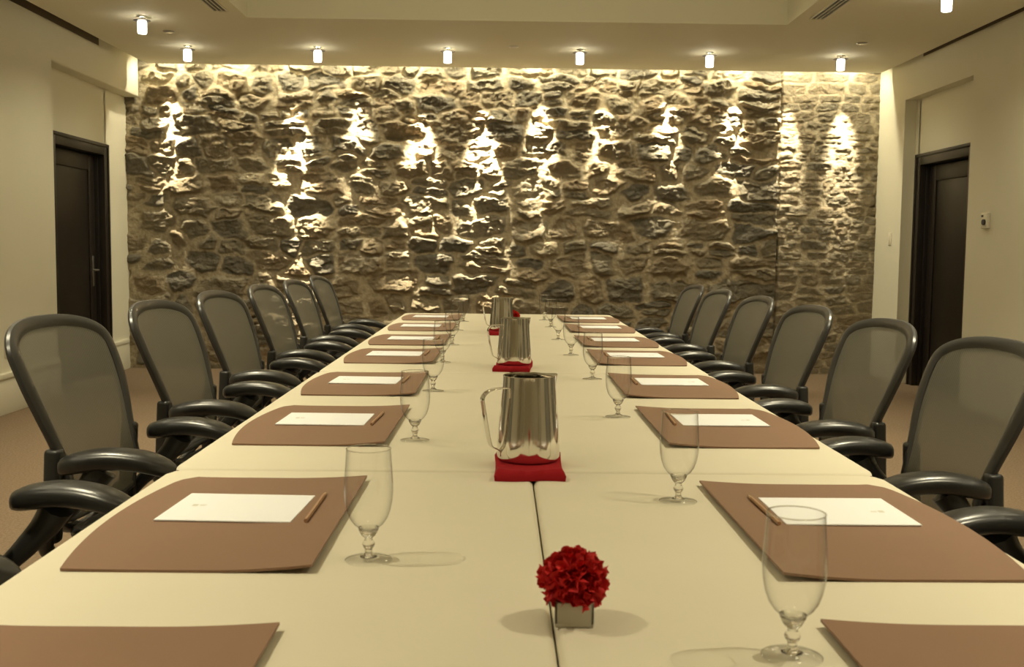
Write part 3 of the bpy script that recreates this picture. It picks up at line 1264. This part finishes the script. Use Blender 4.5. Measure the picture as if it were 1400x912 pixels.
v0 = make_vase('small pale square vase at the front of the table')
v0.location = (0.099, 1.315, TT)
v0.rotation_euler = (0, 0, -0.04)
c0 = make_carnation('red carnation bloom in the small vase nearest the camera', 3)
c0.location = (0.098, 1.313, TT + 0.021)
dup(v0, (0.083, 6.62, TT), 0.1, 'small pale square vase behind the farthest steel pitcher')
dup(c0, (0.083, 6.62, TT + 0.021), 1.0, 'red carnation bloom showing behind the farthest steel pitcher')


# ------------------------------------------------------------------ chairs
ZS, ZT = 0.918, 1.000


def back_w(z):
    if z >= ZS:
        k = min(1.0, (z - ZS) / (ZT - ZS))
        return 0.258 * (1 - k ** 2.6) ** (1 / 2.6)
    k = min(1.0, (ZS - z) / (ZS - 0.60))
    return 0.258 - 0.058 * (0.5 - 0.5 * math.cos(PI * k ** 1.15))


def back_x(y, z):
    # lumbar curve then reclining upward; sides wrap forward
    k = max(0.0, (z - 0.60) / 0.40)
    x = -0.198 - 0.150 * k ** 1.15
    if z < 0.60:
        x -= 0.16 * (0.60 - z)
    return x + 0.040 * (y / 0.277) ** 2


def make_chair(label, dz, group):
    t = thing('office_chair', label, 'chair', group=group)
    D = Vector((0, 0, dz))
    # back frame ring
    out = []
    n1 = 26
    zl = [0.505 + (ZS - 0.505) * k / n1 for k in range(n1 + 1)]
    for z in zl:
        out.append((back_w(z), z))
    for k in range(1, 19):
        a = k / 18 * PI / 2
        ca, sa = math.cos(a), math.sin(a)
        out.append((0.258 * ca ** (2 / 2.6) if k < 18 else 0.0, ZS + (ZT - ZS) * sa ** (2 / 2.6)))
    loop = [(y, z) for y, z in out] + [(-y, z) for y, z in reversed(out[:-1])]
    bottom = [(-0.19 + 0.38 * k / 9, 0.492 - 0.012 * math.sin(PI * k / 9)) for k in range(1, 9)]
    loop += bottom
    f = NB()
    secs = []
    P = [Vector((back_x(y, z), y, z)) + D for y, z in loop]
    N = len(P)
    for i, p in enumerate(P):
        tg = (P[(i + 1) % N] - P[i - 1]).normalized()
        fw = Vector((1, 0, 0.25)).normalized()
        fw = (fw - tg * fw.dot(tg)).normalized()
        sd_ = tg.cross(fw)
        z = loop[i][1]
        wd = 0.0130 + 0.0115 * min(1, max(0, (z - 0.55) / 0.3))
        secs.append((p - fw * 0.004, sd_, fw, wd, 0.013))
    sweep(f, secs, 12, closed=True, power=2.4)
    obj('back_frame', f, M['frame'], t)
    # woven back
    f = NB()
    NU, NV = 22, 30
    g = []
    for j in range(NV + 1):
        z = 0.497 + (ZT - 0.004 - 0.497) * (1 - (1 - j / NV) ** 1.6)
        w = max(0.02, back_w(z) - 0.004)
        g.append([f.verts.new(Vector((back_x(-w + 2 * w * i / NU, z) + 0.006, -w + 2 * w * i / NU, z)) + D) for i in range(NU + 1)])
    for j in range(NV):
        for i in range(NU):
            f.faces.new((g[j][i], g[j][i + 1], g[j + 1][i + 1], g[j + 1][i]))
    obj('backrest', f, M['mesh'], t, label='woven grey mesh back')
    # seat: frame ring and woven pan
    def seat_pt(a, k=1.0):
        ca, sa = math.cos(a), math.sin(a)
        p = 3.2
        x = 0.015 + 0.215 * math.copysign(abs(ca) ** (2 / p), ca) * k
        y = 0.245 * math.copysign(abs(sa) ** (2 / p), sa) * k
        z = 0.445 - 0.25 * max(0, x - 0.10) ** 1.3 + 0.02 * (y / 0.245) ** 2
        return Vector((x, y, z)) + D
    f = NB()
    ring = [seat_pt(2 * PI * k / 48) for k in range(48)]
    tube(f, ring, 0.018, 10, closed=True, flat=0.9)
    obj('seat_frame', f, M['frame'], t)
    f = NB()
    rings = [[f.verts.new(seat_pt(2 * PI * k / 48, q) + Vector((0, 0, 0.006 - 0.012 * (1 - q)))) for k in range(48)] for q in (0.97, 0.8, 0.6, 0.4, 0.2)]
    c = f.verts.new(seat_pt(0, 0.0) + Vector((0, 0, -0.006)))
    for a, e in zip(rings, rings[1:]):
        for k in range(48):
            f.faces.new((a[k], a[(k + 1) % 48], e[(k + 1) % 48], e[k]))
    for k in range(48):
        f.faces.new((rings[-1][k], rings[-1][(k + 1) % 48], c))
    obj('seat', f, M['mesh'], t)
    # armrests
    for s in (-1, 1):
        ya = s * 0.268
        f = NB()
        secs = []
        n = 22
        for k in range(n + 1):
            q = k / n
            x = -0.172 + 0.300 * q
            toe = -s * 0.030 * q
            zc = 0.652 + 0.022 * math.sin(PI * min(1, q * 1.05)) - 0.010 * max(0, (q - 0.70) / 0.3) ** 2
            er = math.sqrt(max(0.0, 1 - (abs(q - 0.5) / 0.5) ** 5))
            er = max(er, 0.12)
            a = (0.056 - 0.010 * q) * er
            bb = (0.030 - 0.006 * q) * (0.35 + 0.65 * er)
            secs.append((Vector((x, ya + toe, zc)) + D, (0, 1, 0), (0, 0, 1), a, bb))
        sweep(f, secs, 18, power=2.6)
        ar = obj('armrest', f, M['armpad'], t)
        f = NB()
        path = spline([Vector((-0.060, ya - s * 0.012, 0.648)) + D, Vector((-0.095, ya, 0.600)) + D, Vector((-0.150, s * 0.265, 0.540)) + D,
                       Vector((-0.215, s * 0.250, 0.470)) + D, Vector((-0.225, s * 0.205, 0.400)) + D, Vector((-0.13, s * 0.09, 0.365)) + D], 6)
        m_ = len(path)
        tube(f, path, [0.038 - 0.018 * min(1, i / (m_ * 0.5)) for i in range(m_)], 12)
        obj('arm_post', f, M['black'], t)
        f = NB()
        rot = Matrix.Rotation(0.05, 3, 'Y')
        box(f, -0.235, -0.190, s * 0.222 - 0.020, s * 0.222 + 0.020, 0.440 + dz, 0.690 + dz, 0.012, 3, rot)
        obj('arm_bracket', f, M['black'], t)
    # spine joining back and mechanism
    f = NB()
    tube(f, spline([Vector((-0.222, 0.19, 0.50)) + D, Vector((-0.245, 0.12, 0.46)) + D, Vector((-0.24, 0.0, 0.43)) + D,
                    Vector((-0.245, -0.12, 0.46)) + D, Vector((-0.222, -0.19, 0.50)) + D], 6), 0.018, 10, ref=(1, 0, 0))
    tube(f, spline([Vector((-0.24, 0, 0.43)) + D, Vector((-0.16, 0, 0.375)) + D, Vector((-0.02, 0, 0.36)) + D], 6), 0.026, 10)
    obj('back_spine', f, M['black'], t)
    f = NB()
    box(f, -0.15, 0.13, -0.075, 0.075, 0.335 + dz, 0.405 + dz, 0.02, 3)
    for s in (-1, 1):
        tube(f, spline([Vector((0.06, s * 0.06, 0.39)) + D, Vector((0.05, s * 0.15, 0.405)) + D, Vector((0.03, s * 0.235, 0.440)) + D], 5), 0.014, 8)
    obj('tilt_mechanism', f, M['black'], t)
    f = NB()
    lathe(f, [(0.0, 0.105), (0.034, 0.105), (0.032, 0.24), (0.0, 0.24)], 20)
    lathe(f, [(0.0, 0.23), (0.014, 0.23), (0.014, 0.345 + dz), (0.0, 0.345 + dz)], 16)
    obj('gas_lift', f, M['black'], t)
    f = NB()
    lathe(f, [(0.0, 0.075), (0.045, 0.075), (0.040, 0.125), (0.0, 0.128)], 24)
    obj('base_hub', f, M['black'], t)
    for k in range(5):
        a = 2 * PI * k / 5 + 0.3
        ca, sa = math.cos(a), math.sin(a)
        f = NB()
        tube(f, [(0.03 * ca, 0.03 * sa, 0.105), (0.17 * ca, 0.17 * sa, 0.092), (0.315 * ca, 0.315 * sa, 0.072)], [0.026, 0.022, 0.015], 10, flat=0.8)
        leg = obj('base_leg', f, M['black'], t)
        f = NB()
        cc = Vector((0.31 * ca, 0.31 * sa, 0.028))
        for s in (-1, 1):
            n_ = Vector((-sa, ca, 0))
            q0, q1 = cc + n_ * (s * 0.007), cc + n_ * (s * 0.024)
            tube(f, [q0, q0 + (q1 - q0) * 0.1, q1 - (q1 - q0) * 0.1, q1], [0.024, 0.0275, 0.0275, 0.024], 16)
        tube(f, [cc - Vector((-sa, ca, 0)) * 0.01, cc + Vector((-sa, ca, 0)) * 0.01], 0.008, 8)
        tube(f, [cc, cc + Vector((0, 0, 0.045))], 0.007, 8)
        obj('caster', f, M['dark_plastic'], leg)
    return t


chL = [(-0.93, 2.03, -0.08), (-0.93, 2.92, -0.09), (-0.925, 3.80, -0.08), (-0.945, 4.69, -0.10), (-0.945, 5.60, -0.08), (-0.95, 6.50, -0.07), (-0.965, 7.45, -0.06)]
chR = [(1.06, 2.00, -0.08), (1.06, 2.88, -0.09), (1.055, 3.70, -0.09), (1.065, 4.63, -0.09), (1.065, 5.58, -0.07), (1.06, 6.55, -0.08), (1.06, 7.42, -0.06)]
GRP = 'black mesh office chairs'
for lst, side, dz in ((chL, 'left', 0.0), (chR, 'right', -0.035)):
    c0_ = None
    for i, (x, y, a) in enumerate(lst):
        w = 'cut off by the %s edge, one armrest in view' % side if i == 0 else \
            ('%s side of table, farthest, by the stone wall' % side if i == 6 else '%s side of table, %s showing its whole back' % (side, ['', 'first', 'second', 'third', 'fourth', 'fifth'][i]))
        lb = 'black mesh office chair, ' + w
        rz = a if side == 'left' else PI - a
        if c0_ is None:
            c0_ = make_chair(lb, dz, GRP)
            c0_.location = (x, y, 0)
            c0_.rotation_euler = (0, 0, rz)
        else:
            dup(c0_, (x, y, 0), rz, lb)
